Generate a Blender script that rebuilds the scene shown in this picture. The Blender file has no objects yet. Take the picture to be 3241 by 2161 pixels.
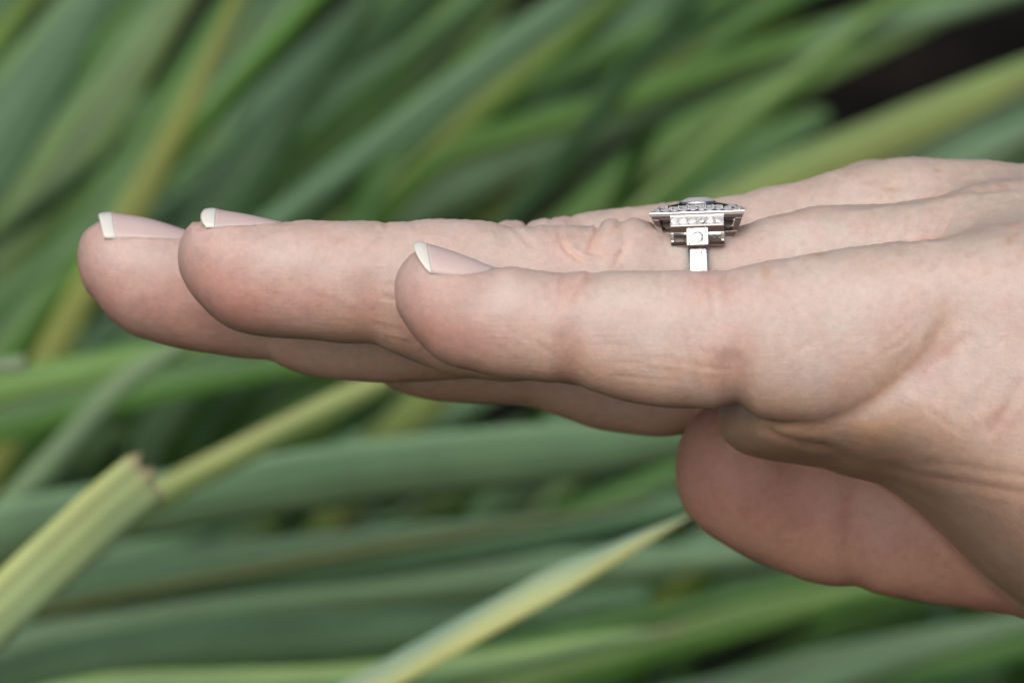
import bpy, bmesh, math, random
import numpy as np
from mathutils import Vector, Matrix

# ------------------------------------------------------------------ camera, sky, sun, exposure
scene = bpy.context.scene
S = 111.0 / 3241.0            # millimetres per photo pixel at the plane of the little finger
D = 420.0                     # camera to that plane, mm
PITCH = math.radians(20)
F = Vector((0, 0, 0.62))      # that point in the world, metres

cam_d = bpy.data.cameras.new('camera')
cam = bpy.data.objects.new('camera', cam_d)
scene.collection.objects.link(cam)
cam_d.sensor_width = 36
cam_d.lens = 36 * D / 111.0
cam_d.clip_start = 0.01
cam_d.clip_end = 500
cam.location = F + Vector((0, -math.cos(PITCH), math.sin(PITCH))) * D * 0.001
cam.rotation_euler = (math.pi / 2 - PITCH, 0, 0)
cam_d.dof.use_dof = True
cam_d.dof.focus_distance = (D + 8) * 0.001
cam_d.dof.aperture_fstop = cam_d.lens / 4.7
scene.camera = cam

SUN_EL, SUN_ROT = math.radians(52), math.radians(198)     # high, behind the photographer's shoulder
world = bpy.data.worlds.new('World')
scene.world = world
world.use_nodes = True
wn = world.node_tree
bg = wn.nodes['Background']
sky = wn.nodes.new('ShaderNodeTexSky')
sky.sky_type = 'NISHITA'
sky.sun_disc = False
sky.sun_elevation = SUN_EL
sky.sun_rotation = SUN_ROT
sky.air_density = 0.6
sky.dust_density = 8.0
sky.ozone_density = 1.0
wn.links.new(sky.outputs[0], bg.inputs[0])
bg.inputs[1].default_value = 0.07
sun_d = bpy.data.lights.new('sun', 'SUN')
sun = bpy.data.objects.new('sun', sun_d)
scene.collection.objects.link(sun)
sun_d.energy = 1.5
sun_d.angle = math.radians(105)
sun_d.color = (1.0, 0.985, 0.955)
sd = Vector((math.sin(SUN_ROT) * math.cos(SUN_EL), math.cos(SUN_ROT) * math.cos(SUN_EL), math.sin(SUN_EL)))
sun.rotation_euler = sd.to_track_quat('Z', 'Y').to_euler()
vs = scene.view_settings
vs.view_transform = 'Standard'
vs.look = 'None'
vs.gamma = 1
vs.exposure = 0.42
vs.use_curve_mapping = False
scene.cycles.use_denoising = True
scene.cycles.max_bounces = 6
scene.cycles.diffuse_bounces = 3
scene.cycles.glossy_bounces = 3
scene.cycles.transmission_bounces = 5
scene.cycles.use_adaptive_sampling = True
scene.cycles.adaptive_threshold = .025
scene.cycles.caustics_refractive = False
scene.cycles.caustics_reflective = False

# ------------------------------------------------------------------ helpers
rng = np.random.default_rng(7)
random.seed(11)
COL = scene.collection


def U2X(u, y):
    return (np.asarray(u, float) - 1620.5) * S * (D + y) / D


def V2Z(v, y):
    return (1080.5 - np.asarray(v, float)) * S * (D + y) / D


def H2W(p):                       # millimetres in the hand's frame -> metres in the world
    c, s = math.cos(PITCH), math.sin(PITCH)
    x, y, z = p
    return Vector((F.x + x * .001, F.y + (y * c + z * s) * .001, F.z + (-y * s + z * c) * .001))


def smooth_curve(us, vs_, step=2.0, sig=7.0):
    us = np.asarray(us, float); vs_ = np.asarray(vs_, float)
    g = np.arange(us[0], us[-1] + step, step)
    # monotone-ish cubic (finite difference tangents)
    m = np.gradient(vs_, us)
    i = np.clip(np.searchsorted(us, g, side='right') - 1, 0, len(us) - 2)
    h = us[i + 1] - us[i]; t = np.clip((g - us[i]) / h, 0, 1)
    dl = (vs_[i + 1] - vs_[i]) / h
    m0 = np.where(np.abs(m[i]) > 3 * np.abs(dl), 3 * dl, m[i]); m1 = np.where(np.abs(m[i + 1]) > 3 * np.abs(dl), 3 * dl, m[i + 1])
    out = (2*t**3 - 3*t**2 + 1)*vs_[i] + (t**3 - 2*t**2 + t)*h*m0 + (-2*t**3 + 3*t**2)*vs_[i + 1] + (t**3 - t**2)*h*m1
    return g, out


def tag(o, label=None, cat=None, group=None, kind=None):
    if label: o['label'] = label
    if cat: o['category'] = cat
    if group: o['group'] = group
    if kind: o['kind'] = kind
    return o


def empty(name, loc=(0, 0, 0), rot=(0, 0, 0)):
    o = bpy.data.objects.new(name, None)
    o.empty_display_size = 0.01
    o.location = loc; o.rotation_euler = rot
    COL.objects.link(o)
    return o


def mesh_obj(name, me, mat=None, parent=None):
    o = bpy.data.objects.new(name, me)
    if mat is not None and not me.materials:
        me.materials.append(mat)
    COL.objects.link(o)
    if parent is not None:
        o.parent = parent
    return o


def grid_mesh(name, V, Q, cols=None, smooth=True):
    me = bpy.data.meshes.new(name)
    V = np.ascontiguousarray(V, dtype=np.float32); Q = np.ascontiguousarray(Q, dtype=np.int32)
    k = Q.shape[1]
    me.vertices.add(len(V)); me.vertices.foreach_set('co', V.ravel())
    me.loops.add(Q.size); me.loops.foreach_set('vertex_index', Q.ravel())
    me.polygons.add(len(Q)); me.polygons.foreach_set('loop_start', np.arange(0, Q.size, k, dtype=np.int32))
    me.polygons.foreach_set('loop_total', np.full(len(Q), k, dtype=np.int32))
    me.update(calc_edges=True)
    me.polygons.foreach_set('use_smooth', np.full(len(Q), smooth))
    if cols is not None:
        a = me.attributes.new('tint', 'FLOAT_COLOR', 'POINT')
        c = np.ones((len(V), 4), np.float32); c[:, :3] = cols
        a.data.foreach_set('color', c.ravel())
    me.validate()
    return me


def new_mat(name):
    m = bpy.data.materials.new(name); m.use_nodes = True
    nt = m.node_tree
    return m, nt, nt.nodes['Principled BSDF']


def node(nt, typ, **kw):
    n = nt.nodes.new(typ)
    for k, v in kw.items():
        setattr(n, k, v)
    return n


# ------------------------------------------------------------------ materials
def skin_material():
    m, nt, b = new_mat('skin')
    L = nt.links.new
    at = node(nt, 'ShaderNodeAttribute', attribute_name='tint')
    tc = node(nt, 'ShaderNodeTexCoord')
    def mapped(scale, rot=(0, 0, 0)):
        mp = node(nt, 'ShaderNodeMapping'); mp.inputs['Scale'].default_value = scale; mp.inputs['Rotation'].default_value = rot
        L(tc.outputs['Object'], mp.inputs[0]); return mp.outputs[0]
    def noise(vec, scale, detail=3, rough=.6):
        n = node(nt, 'ShaderNodeTexNoise'); n.inputs['Scale'].default_value = scale
        n.inputs['Detail'].default_value = detail; n.inputs['Roughness'].default_value = rough
        L(vec, n.inputs['Vector']); return n
    ob = tc.outputs['Object']
    # mottling of the colour: blood under the skin in soft patches, finer speckle
    n1 = noise(ob, 220, 3); n2 = noise(ob, 900, 4, .7)
    r1 = node(nt, 'ShaderNodeMapRange'); r1.inputs[1].default_value = .35; r1.inputs[2].default_value = .7
    r1.inputs[3].default_value = 0; r1.inputs[4].default_value = .5
    L(n1.outputs[0], r1.inputs[0])
    mx = node(nt, 'ShaderNodeMix', data_type='RGBA', blend_type='MULTIPLY')
    mx.inputs['B'].default_value = (.97, .80, .76, 1)
    L(r1.outputs[0], mx.inputs['Factor']); L(at.outputs['Color'], mx.inputs['A'])
    r2 = node(nt, 'ShaderNodeMapRange'); r2.inputs[1].default_value = .3; r2.inputs[2].default_value = .7
    r2.inputs[3].default_value = .9; r2.inputs[4].default_value = 1.1
    L(n2.outputs[0], r2.inputs[0])
    hv = node(nt, 'ShaderNodeHueSaturation'); L(r2.outputs[0], hv.inputs['Value']); L(mx.outputs['Result'], hv.inputs['Color'])
    L(hv.outputs[0], b.inputs['Base Color'])
    b.subsurface_method = 'BURLEY'
    b.inputs['Subsurface Weight'].default_value = .5
    b.inputs['Subsurface Radius'].default_value = (1.0, .35, .18)
    b.inputs['Subsurface Scale'].default_value = .002
    rr = node(nt, 'ShaderNodeMapRange'); rr.inputs[1].default_value = .3; rr.inputs[2].default_value = .7; rr.inputs[3].default_value = .36; rr.inputs[4].default_value = .6
    L(n2.outputs[0], rr.inputs[0]); L(rr.outputs[0], b.inputs['Roughness'])
    b.inputs['Specular IOR Level'].default_value = .5
    # relief: fine skin cells, lines running along the fingers (ridges), cross lines
    vo = node(nt, 'ShaderNodeTexVoronoi', feature='DISTANCE_TO_EDGE'); vo.inputs['Scale'].default_value = 1500
    L(mapped((1, 1.0, .8), (0, .35, 0)), vo.inputs['Vector'])
    vr = node(nt, 'ShaderNodeMapRange'); vr.inputs[1].default_value = 0; vr.inputs[2].default_value = .25
    L(vo.outputs['Distance'], vr.inputs[0])
    la = noise(mapped((.10, .8, 1), (0, .12, 0)), 2600, 2, .6)
    lb = noise(mapped((1, .8, .16), (0, .3, 0)), 1100, 3, .6)
    lc = noise(ob, 2400, 4, .7)
    def mul(a, k):
        n = node(nt, 'ShaderNodeMath', operation='MULTIPLY'); L(a, n.inputs[0]); n.inputs[1].default_value = k; return n.outputs[0]
    def add(a, c):
        n = node(nt, 'ShaderNodeMath', operation='ADD'); L(a, n.inputs[0]); L(c, n.inputs[1]); return n.outputs[0]
    h = add(add(mul(vr.outputs[0], .13), mul(la.outputs[0], .5)), add(mul(lb.outputs[0], .45), mul(lc.outputs[0], .6)))
    bp = node(nt, 'ShaderNodeBump'); bp.inputs['Strength'].default_value = .55; bp.inputs['Distance'].default_value = .00012
    L(h, bp.inputs['Height']); L(bp.outputs[0], b.inputs['Normal'])
    return m


def nail_material(name, col, rough, sss):
    m, nt, b = new_mat(name)
    L = nt.links.new
    tc = node(nt, 'ShaderNodeTexCoord')
    n = node(nt, 'ShaderNodeTexNoise'); n.inputs['Scale'].default_value = 500
    mp = node(nt, 'ShaderNodeMapping'); mp.inputs['Scale'].default_value = (.15, 1, 1)
    L(tc.outputs['Object'], mp.inputs[0]); L(mp.outputs[0], n.inputs['Vector'])
    mx = node(nt, 'ShaderNodeMix', data_type='RGBA')
    mx.inputs['A'].default_value = (*[c * .93 for c in col], 1); mx.inputs['B'].default_value = (*[min(1, c * 1.06) for c in col], 1)
    L(n.outputs[0], mx.inputs['Factor']); L(mx.outputs['Result'], b.inputs['Base Color'])
    b.inputs['Roughness'].default_value = rough
    b.subsurface_method = 'BURLEY'
    b.inputs['Subsurface Weight'].default_value = sss
    b.inputs['Subsurface Radius'].default_value = (1, .5, .35)
    b.inputs['Subsurface Scale'].default_value = .001
    bp = node(nt, 'ShaderNodeBump'); bp.inputs['Strength'].default_value = .25; bp.inputs['Distance'].default_value = .00005
    L(n.outputs[0], bp.inputs['Height']); L(bp.outputs[0], b.inputs['Normal'])
    return m


def metal_material(name='white_gold', tone=(.72, .71, .69), r0=.05, r1=.18):
    m, nt, b = new_mat(name)
    L = nt.links.new
    b.inputs['Metallic'].default_value = 1
    b.inputs['Base Color'].default_value = (*tone, 1)
    tc = node(nt, 'ShaderNodeTexCoord')
    n = node(nt, 'ShaderNodeTexNoise'); n.inputs['Scale'].default_value = 2500; n.inputs['Detail'].default_value = 4
    L(tc.outputs['Object'], n.inputs['Vector'])
    r = node(nt, 'ShaderNodeMapRange'); r.inputs[3].default_value = r0; r.inputs[4].default_value = r1
    L(n.outputs[0], r.inputs[0]); L(r.outputs[0], b.inputs['Roughness'])
    bp = node(nt, 'ShaderNodeBump'); bp.inputs['Strength'].default_value = .2; bp.inputs['Distance'].default_value = .00004
    L(n.outputs[0], bp.inputs['Height']); L(bp.outputs[0], b.inputs['Normal'])
    return m


def diamond_material():
    m, nt, b = new_mat('diamond')
    L = nt.links.new
    b.inputs['Base Color'].default_value = (.98, .98, 1, 1)
    b.inputs['Transmission Weight'].default_value = 1
    b.inputs['IOR'].default_value = 2.4
    b.inputs['Roughness'].default_value = 0
    gl = node(nt, 'ShaderNodeBsdfGlossy'); gl.inputs['Color'].default_value = (.9, .9, .92, 1); gl.inputs['Roughness'].default_value = .02
    df = node(nt, 'ShaderNodeBsdfDiffuse'); df.inputs['Color'].default_value = (.9, .9, .9, 1)
    m0 = node(nt, 'ShaderNodeMixShader'); m0.inputs[0].default_value = .55
    L(gl.outputs[0], m0.inputs[1]); L(df.outputs[0], m0.inputs[2])
    ms = node(nt, 'ShaderNodeMixShader'); ms.inputs[0].default_value = .65     # light thrown back by the pavilion facets
    L(b.outputs[0], ms.inputs[1]); L(m0.outputs[0], ms.inputs[2]); L(ms.outputs[0], nt.nodes['Material Output'].inputs['Surface'])
    return m


def leaf_material():
    m, nt, b = new_mat('leaf')
    L = nt.links.new
    at = node(nt, 'ShaderNodeAttribute', attribute_name='tint')
    tc = node(nt, 'ShaderNodeTexCoord')
    n = node(nt, 'ShaderNodeTexNoise'); n.inputs['Scale'].default_value = 40; n.inputs['Detail'].default_value = 4
    L(tc.outputs['Object'], n.inputs['Vector'])
    r = node(nt, 'ShaderNodeMapRange'); r.inputs[3].default_value = .65; r.inputs[4].default_value = 1.35
    L(n.outputs[0], r.inputs[0])
    hv = node(nt, 'ShaderNodeHueSaturation'); L(r.outputs[0], hv.inputs['Value']); L(at.outputs['Color'], hv.inputs['Color'])
    L(hv.outputs[0], b.inputs['Base Color'])
    b.inputs['Roughness'].default_value = .5
    b.inputs['Specular IOR Level'].default_value = .4
    tr = node(nt, 'ShaderNodeBsdfTranslucent')
    L(hv.outputs[0], tr.inputs['Color'])
    ms = node(nt, 'ShaderNodeMixShader'); ms.inputs[0].default_value = .25
    out = nt.nodes['Material Output']
    L(b.outputs[0], ms.inputs[1]); L(tr.outputs[0], ms.inputs[2]); L(ms.outputs[0], out.inputs['Surface'])
    return m


def soil_material():
    m, nt, b = new_mat('soil')
    L = nt.links.new
    tc = node(nt, 'ShaderNodeTexCoord')
    n = node(nt, 'ShaderNodeTexNoise'); n.inputs['Scale'].default_value = 5; n.inputs['Detail'].default_value = 9
    n.inputs['Roughness'].default_value = .7
    L(tc.outputs['Object'], n.inputs['Vector'])
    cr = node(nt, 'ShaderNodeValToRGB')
    cr.color_ramp.elements[0].position = .48; cr.color_ramp.elements[0].color = (.004, .0035, .003, 1)  # near black: deep shade between the plants put into the soil colour
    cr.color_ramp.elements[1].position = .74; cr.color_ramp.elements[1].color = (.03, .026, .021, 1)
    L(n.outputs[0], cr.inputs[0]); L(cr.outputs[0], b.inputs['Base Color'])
    b.inputs['Roughness'].default_value = .95
    b.inputs['Specular IOR Level'].default_value = .05
    bp = node(nt, 'ShaderNodeBump'); bp.inputs['Distance'].default_value = .02
    L(n.outputs[0], bp.inputs['Height']); L(bp.outputs[0], b.inputs['Normal'])
    return m


M_SKIN = skin_material()
M_NAIL = nail_material('nail', (.58, .46, .44), .24, .25)
M_EDGE = nail_material('nail_free_edge', (.66, .665, .62), .32, .25)
M_METAL = metal_material()
M_DARK_METAL = metal_material('dark_metal', (.17, .15, .13), .25, .45)  # dark tone stands for shade inside the gallery; also draws the engraving
M_DIAM = diamond_material()
M_LEAF = leaf_material()
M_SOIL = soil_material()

# ------------------------------------------------------------------ ground
def build_ground():
    n = 60
    g = np.concatenate([-np.geomspace(60, .3, n // 2), np.linspace(-.25, .25, 9), np.geomspace(.3, 60, n // 2)])
    X, Y = np.meshgrid(g, g, indexing='ij')
    Z = .012 * np.sin(X * 5.1 + 1) * np.cos(Y * 4.3) + .006 * np.sin(X * 13 + Y * 9)
    V = np.stack([X, Y + .8, Z], -1).reshape(-1, 3)
    k = len(g)
    i = np.arange(k * k).reshape(k, k)
    Q = np.stack([i[:-1, :-1], i[1:, :-1], i[1:, 1:], i[:-1, 1:]], -1).reshape(-1, 4)
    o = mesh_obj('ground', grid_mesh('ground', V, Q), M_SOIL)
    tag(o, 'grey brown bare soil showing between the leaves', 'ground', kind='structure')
build_ground()

# ------------------------------------------------------------------ the hand: lofted sections blended into one surface
class Loft:
    """stations: photo column u -> top v, bottom v ; depth axis yc(u), half width wy(u)"""
    def __init__(self, name, top, bot, yc, wy, n=2.3, sig=6):
        self.name = name; self.n = n
        u0 = max(top[0][0], bot[0][0]); u1 = min(top[-1][0], bot[-1][0])
        gu = np.concatenate([u0 + np.array([0, .5, 1, 2, 3.5, 5.5, 8, 11, 15, 20, 26, 33, 41, 50]), np.arange(u0 + 60, u1, 6.0), [u1]])
        def cv(pts):
            p = np.array(pts, float); g, o = smooth_curve(p[:, 0], p[:, 1]); return np.interp(gu, g, o)
        t = cv(top); b = cv(bot)
        y = np.interp(gu, *np.array(yc, float).T); w = np.interp(gu, *np.array(wy, float).T)
        k = np.ones(9) / 9
        ys = np.convolve(np.pad(y, 4, 'edge'), k, 'valid'); ws = np.convolve(np.pad(w, 4, 'edge'), k, 'valid')
        far = gu > u0 + 80
        y = np.where(far, ys, y); w = np.where(far, ws, w)
        self.X = U2X(gu, y); zt = V2Z(t, y); zb = V2Z(b, y)
        self.zc = (zt + zb) / 2; self.hz = np.maximum((zt - zb) / 2, .02); self.y = y
        # the width closes towards the tip together with the height
        full = self.hz / np.maximum.accumulate(np.where(gu < u0 + 330, self.hz, self.hz[np.searchsorted(gu, u0 + 330)]))
        tipn = np.sqrt(np.clip(1 - (1 - np.clip((gu - u0) / 210., 0, 1)) ** 2.1, 0, 1))
        self.w = np.maximum(w * tipn, .02)
        self.x0, self.x1 = self.X[0], self.X[-1]

    def par(self, x):
        xc = np.clip(x, self.x0, self.x1)
        f = lambda a: np.interp(xc, self.X, a).astype(np.float32)
        return f(self.y), f(self.zc), f(self.w), f(self.hz), (x - xc).astype(np.float32)

    def dist(self, x, y, z):
        yc, zc, w, h, dx = self.par(x)
        a = np.abs(y - yc); b = np.abs(z - zc)
        n = self.n
        r = ((a / w) ** n + (b / h) ** n) ** (1 / n)
        rad = np.sqrt(a * a + b * b)
        d = np.where(r > 1e-4, rad * (1 - 1 / np.maximum(r, 1e-4)), -np.minimum(w, h))
        d = np.maximum(d, -np.minimum(w, h))
        return np.where(dx != 0, np.sqrt(np.maximum(d, 0) ** 2 + dx * dx), d)


little = Loft('little',
    top=[(1247,919),(1249,895),(1252,881),(1258,863),(1266,847),(1284,824),(1307,803),(1330,790),(1366,783),(1430,800),(1493,823),(1544,843),(1578,848),(1613,842),(1659,850),(1736,860),(1800,863),(1830,859),(1875,864),(1919,859),(2008,856),(2085,858),(2187,855),(2251,856),(2302,858),(2328,850),(2391,834),(2430,824),(2506,816),(2557,804),(2608,797),(2672,785),(2780,772),(2900,758),(3050,742),(3241,728),(3500,720),(3900,790)],
    bot=[(1247,921),(1249,940),(1251,957),(1261,990),(1269,1004),(1287,1033),(1310,1066),(1343,1102),(1379,1133),(1430,1158),(1493,1174),(1544,1188),(1634,1200),(1700,1206),(1764,1212),(1802,1214),(1840,1224),(1891,1242),(1942,1260),(2019,1277),(2083,1287),(2180,1292),(2260,1290),(2330,1285),(2383,1310),(2434,1326),(2510,1340),(2600,1344),(2641,1338),(2717,1328),(2794,1301),(2845,1275),(2896,1235),(2947,1165),(2998,1112),(3080,1085),(3241,1080),(3500,1130),(3900,1300)],
    yc=[(1247,-.5),(1800,0),(2300,.3),(2800,1.5),(3241,3),(3900,6)],
    wy=[(1247,5.6),(1500,5.6),(1800,6.1),(2050,6.2),(2330,6.7),(2600,7.6),(2900,8.6),(3241,9),(3900,9)], n=2.2)
ringf = Loft('ring',
    top=[(563,812),(565,790),(570,763),(577,745),(588,728),(613,702),(641,686),(670,674),(720,678),(797,690),(860,702),(896,705),(930,701),(965,697),(1080,699),(1200,702),(1215,705),(1250,701),(1289,701),(1328,697),(1391,693),(1493,696),(1552,703),(1613,717),(1640,714),(1685,717),(1710,713),(1766,714),(1800,713),(1868,715),(1893,722),(1905,703),(1939,694),(1955,698),(1967,705),(1980,697),(2008,690),(2039,697),(2059,704),(2085,716),(2110,724),(2212,722),(2320,718),(2363,710),(2404,695),(2442,685),(2501,671),(2557,656),(2641,650),(2750,644),(2820,640),(2896,630),(2998,612),(3100,600),(3241,592),(3500,600),(3900,690)],
    bot=[(563,814),(565,835),(567,850),(575,872),(583,888),(608,932),(646,975),(674,1002),(710,1030),(748,1048),(787,1058),(879,1068),(981,1076),(1083,1084),(1130,1087),(1185,1096),(1261,1122),(1340,1155),(1404,1179),(1506,1199),(1620,1207),(1720,1203),(1800,1215),(1950,1238),(2100,1232),(2350,1228),(2600,1215),(2900,1150),(3241,1130),(3900,1300)],
    yc=[(563,14.5),(1200,15.5),(1900,16.5),(2500,19),(3000,21),(3900,23)],
    wy=[(563,6.8),(900,7.0),(1400,7.3),(1800,8.0),(2000,8.0),(2120,7.9),(2212,7.8),(2330,8.0),(2600,8.6),(3000,9.5),(3900,9)], n=2.4)
middle = Loft('middle',
    top=[(245,812),(247,792),(251,773),(260,750),(276,728),(312,702),(340,690),(399,686),(455,694),(519,711),(588,731),(650,742),(720,735),(850,720),(1000,712),(1200,708),(1400,706),(1500,705),(1570,709),(1585,702),(1613,698),(1640,700),(1667,709),(1690,698),(1723,690),(1741,691),(1787,685),(1804,688),(1830,679),(1932,662),(2034,652),(2067,648),(2150,638),(2264,629),(2302,622),(2353,614),(2404,596),(2455,588),(2506,579),(2557,566),(2641,540),(2700,526),(2789,508),(2820,502),(2871,498),(2973,502),(3075,507),(3138,513),(3202,526),(3241,531),(3500,575),(3900,680)],
    bot=[(245,814),(247,835),(251,855),(259,882),(268,906),(302,951),(338,997),(384,1039),(419,1061),(481,1081),(544,1096),(634,1115),(710,1125),(799,1136),(850,1141),(863,1144),(891,1158),(955,1181),(1019,1195),(1110,1206),(1250,1210),(1450,1200),(1600,1185),(1800,1195),(2000,1200),(2300,1180),(2600,1150),(2900,1100),(3241,1100),(3900,1250)],
    yc=[(245,31.5),(1200,33),(2000,35),(2600,38),(3241,40),(3900,40)],
    wy=[(245,7.2),(700,7.6),(1200,7.8),(1600,8.7),(1800,8.4),(2100,8.2),(2600,9),(3000,10),(3900,9.5)], n=2.3)
index = Loft('index',
    top=[(585,930),(587,905),(592,885),(605,860),(640,825),(700,800),(800,800),(900,820),(1100,850),(1300,870),(1500,880),(1700,885),(1900,870),(2100,820),(2300,735),(2450,660),(2560,595),(2640,545),(2692,522),(2751,506),(2789,506),(2850,515),(2950,530),(3241,580),(3600,660),(3900,740)],
    bot=[(585,932),(587,955),(592,980),(605,1005),(640,1050),(700,1095),(800,1125),(950,1150),(1100,1180),(1170,1190),(1195,1200),(1240,1228),(1289,1249),(1404,1270),(1583,1280),(1659,1285),(1700,1293),(1776,1320),(1853,1348),(1930,1364),(2006,1376),(2070,1380),(2134,1377),(2200,1368),(2290,1350),(2400,1320),(2600,1260),(2900,1180),(3241,1180),(3900,1300)],
    yc=[(585,49),(1200,50.5),(2000,53),(2600,56),(3241,57),(3900,54)],
    wy=[(585,7),(1000,7.6),(1600,8.4),(2000,8.6),(2600,9.2),(3000,9.5),(3900,9)], n=2.3)
thumb = Loft('thumb',
    top=[(2137,1478),(2139,1450),(2144,1425),(2159,1376),(2200,1318),(2287,1262),(2400,1232),(2600,1240),(2800,1290),(3000,1330),(3241,1370),(3600,1420),(4000,1500)],
    bot=[(2137,1482),(2138,1510),(2142,1540),(2156,1587),(2204,1657),(2287,1721),(2383,1772),(2510,1823),(2612,1851),(2670,1855),(2708,1858),(2797,1882),(2957,1911),(3084,1930),(3241,1952),(3600,2030),(4000,2030)],
    yc=[(2137,44),(2500,46),(3000,45),(3241,43),(3600,40),(4000,36)],
    wy=[(2137,8.5),(2400,9.4),(2700,8.8),(3000,9.8),(3300,12),(4000,16)], n=2.2)
palm = Loft('palm',
    top=[(2276,1330),(2280,1310),(2300,1260),(2344,1200),(2395,1150),(2485,1100),(2600,1050),(2670,1010),(2797,950),(2925,880),(3020,830),(3116,790),(3241,760),(3500,740),(3900,800),(4400,900),(5000,960),(5600,980),(8000,960)],
    bot=[(2276,1340),(2281,1366),(2304,1399),(2344,1430),(2395,1447),(2485,1463),(2542,1470),(2600,1480),(2670,1504),(2797,1539),(2848,1572),(2925,1631),(3020,1721),(3116,1816),(3241,1912),(3500,2070),(3900,2140),(4400,2060),(5000,2000),(5600,2020),(8000,2160)],
    yc=[(2276,28),(2600,28),(3000,27),(3241,27),(3900,28),(8000,28)],
    wy=[(2276,27),(2400,28.5),(2600,30.5),(2797,33),(3000,34.6),(3241,35.6),(3500,35.5),(3900,32),(4400,27.5),(5600,30),(8000,35)], n=2.2)
LOFTS = [little, ringf, middle, index, palm, thumb]


def smin(a, b, k):
    h = np.maximum(k - np.abs(a - b), 0) / k
    return np.minimum(a, b) - h * h * k * .25


def kx(x, y, pts):
    p = np.array(pts, float)
    return np.interp(x, U2X(p[:, 0], y), p[:, 1]).astype(np.float32)


def field(x, y, z, parts=False):
    ds = [L.dist(x, y, z) for L in LOFTS]
    d = smin(ds[0], ds[1], kx(x, 8, [(2300, .25), (2500, 1.2), (2700, 4), (2900, 7), (3241, 10)]))
    d = smin(d, ds[2], kx(x, 26, [(2200, .25), (2400, 1.2), (2600, 4), (2800, 6), (3241, 9)]))
    d = smin(d, ds[3], kx(x, 44, [(2000, .25), (2300, 1.2), (2600, 5), (2800, 6), (3241, 9)]))
    d = smin(d, ds[4], kx(x, 10, [(2200, .5), (2780, .8), (2850, 1.5), (2910, 4.2), (2970, 9), (3100, 13), (3400, 15)]))
    d = smin(d, ds[5], kx(x, 40, [(2200, .4), (2800, .8), (3100, 2), (3300, 6), (3600, 14)]))
    return (d, ds) if parts else d


def surface_nets(lo, hi, step):
    ax = [np.arange(lo[i], hi[i] + step, step, dtype=np.float32) for i in range(3)]
    X = ax[0][:, None, None]; Y = ax[1][None, :, None]; Z = ax[2][None, None, :]
    G = field(X, Y, Z).astype(np.float32)
    G = np.broadcast_to(G, (len(ax[0]), len(ax[1]), len(ax[2])))
    nx, ny, nz = G.shape
    ins = G < 0
    c = np.zeros((nx - 1, ny - 1, nz - 1), np.int8)
    for dx in (0, 1):
        for dy in (0, 1):
            for dz in (0, 1):
                c += ins[dx:nx - 1 + dx, dy:ny - 1 + dy, dz:nz - 1 + dz]
    act = (c > 0) & (c < 8)
    idx = np.argwhere(act)
    vid = np.full(act.shape, -1, np.int32); vid[act] = np.arange(len(idx))
    P = np.zeros((len(idx), 3)); W = np.zeros(len(idx))
    corners = [(a, b, c_) for a in (0, 1) for b in (0, 1) for c_ in (0, 1)]
    val = {k: G[idx[:, 0] + k[0], idx[:, 1] + k[1], idx[:, 2] + k[2]] for k in corners}
    for k in corners:
        for a in range(3):
            if k[a] == 0:
                k2 = list(k); k2[a] = 1; k2 = tuple(k2)
                v0, v1 = val[k], val[k2]
                cross = (v0 < 0) != (v1 < 0)
                t = np.where(cross, v0 / np.where(cross, v0 - v1, 1), 0)
                pt = np.array(k, float)[None] + np.zeros((len(idx), 3)); pt[:, a] += t
                P += pt * cross[:, None]; W += cross
    P = (idx + P / W[:, None]) * step + np.array(lo)
    quads = []
    for a in range(3):
        b, c_ = (a + 1) % 3, (a + 2) % 3
        s0 = [slice(1, -1)] * 3; s0[a] = slice(0, -1)
        A = ins[tuple(s0)]
        s1 = [slice(1, -1)] * 3; s1[a] = slice(1, None)
        B = ins[tuple(s1)]
        e = np.argwhere(A != B)
        sgn = A[tuple(e.T)]
        off = np.ones(3, int); off[a] = 0
        e = e + off
        def cell(db, dc):
            q = e.copy(); q[:, b] -= db; q[:, c_] -= dc
            return vid[q[:, 0], q[:, 1], q[:, 2]]
        q = np.stack([cell(1, 1), cell(0, 1), cell(0, 0), cell(1, 0)], 1)
        q[~sgn] = q[~sgn][:, ::-1]
        quads.append(q)
    Q = np.concatenate(quads)
    Q = Q[(Q >= 0).all(1)]
    return P, Q


def subdivide(V, Q):
    E = np.stack([Q, np.roll(Q, -1, 1)], -1).reshape(-1, 2)
    E.sort(1)
    ue, inv = np.unique(E, axis=0, return_inverse=True)
    inv = inv.reshape(-1, 4)
    nv, ne = len(V), len(ue)
    Vn = np.concatenate([V, V[ue].mean(1), V[Q].mean(1)])
    em = nv + inv; fc = nv + ne + np.arange(len(Q))
    out = np.stack([np.stack([Q[:, i], em[:, i], fc, em[:, (i + 3) % 4]], 1) for i in range(4)], 1).reshape(-1, 4)
    return Vn, out


def grad(V, h=.08):
    x, y, z = V.astype(np.float32).T
    g = np.stack([field(x + h, y, z) - field(x - h, y, z), field(x, y + h, z) - field(x, y - h, z), field(x, y, z + h) - field(x, y, z - h)], 1) / (2 * h)
    return g


def project(V, it=2):
    for _ in range(it):
        d = field(*V.astype(np.float32).T)
        g = grad(V)
        g2 = np.maximum((g * g).sum(1), .25)
        st = -(d / g2)[:, None] * g
        ln = np.linalg.norm(st, axis=1, keepdims=True)
        V = V + st * np.minimum(1, .5 / np.maximum(ln, 1e-6))
    return V


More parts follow.
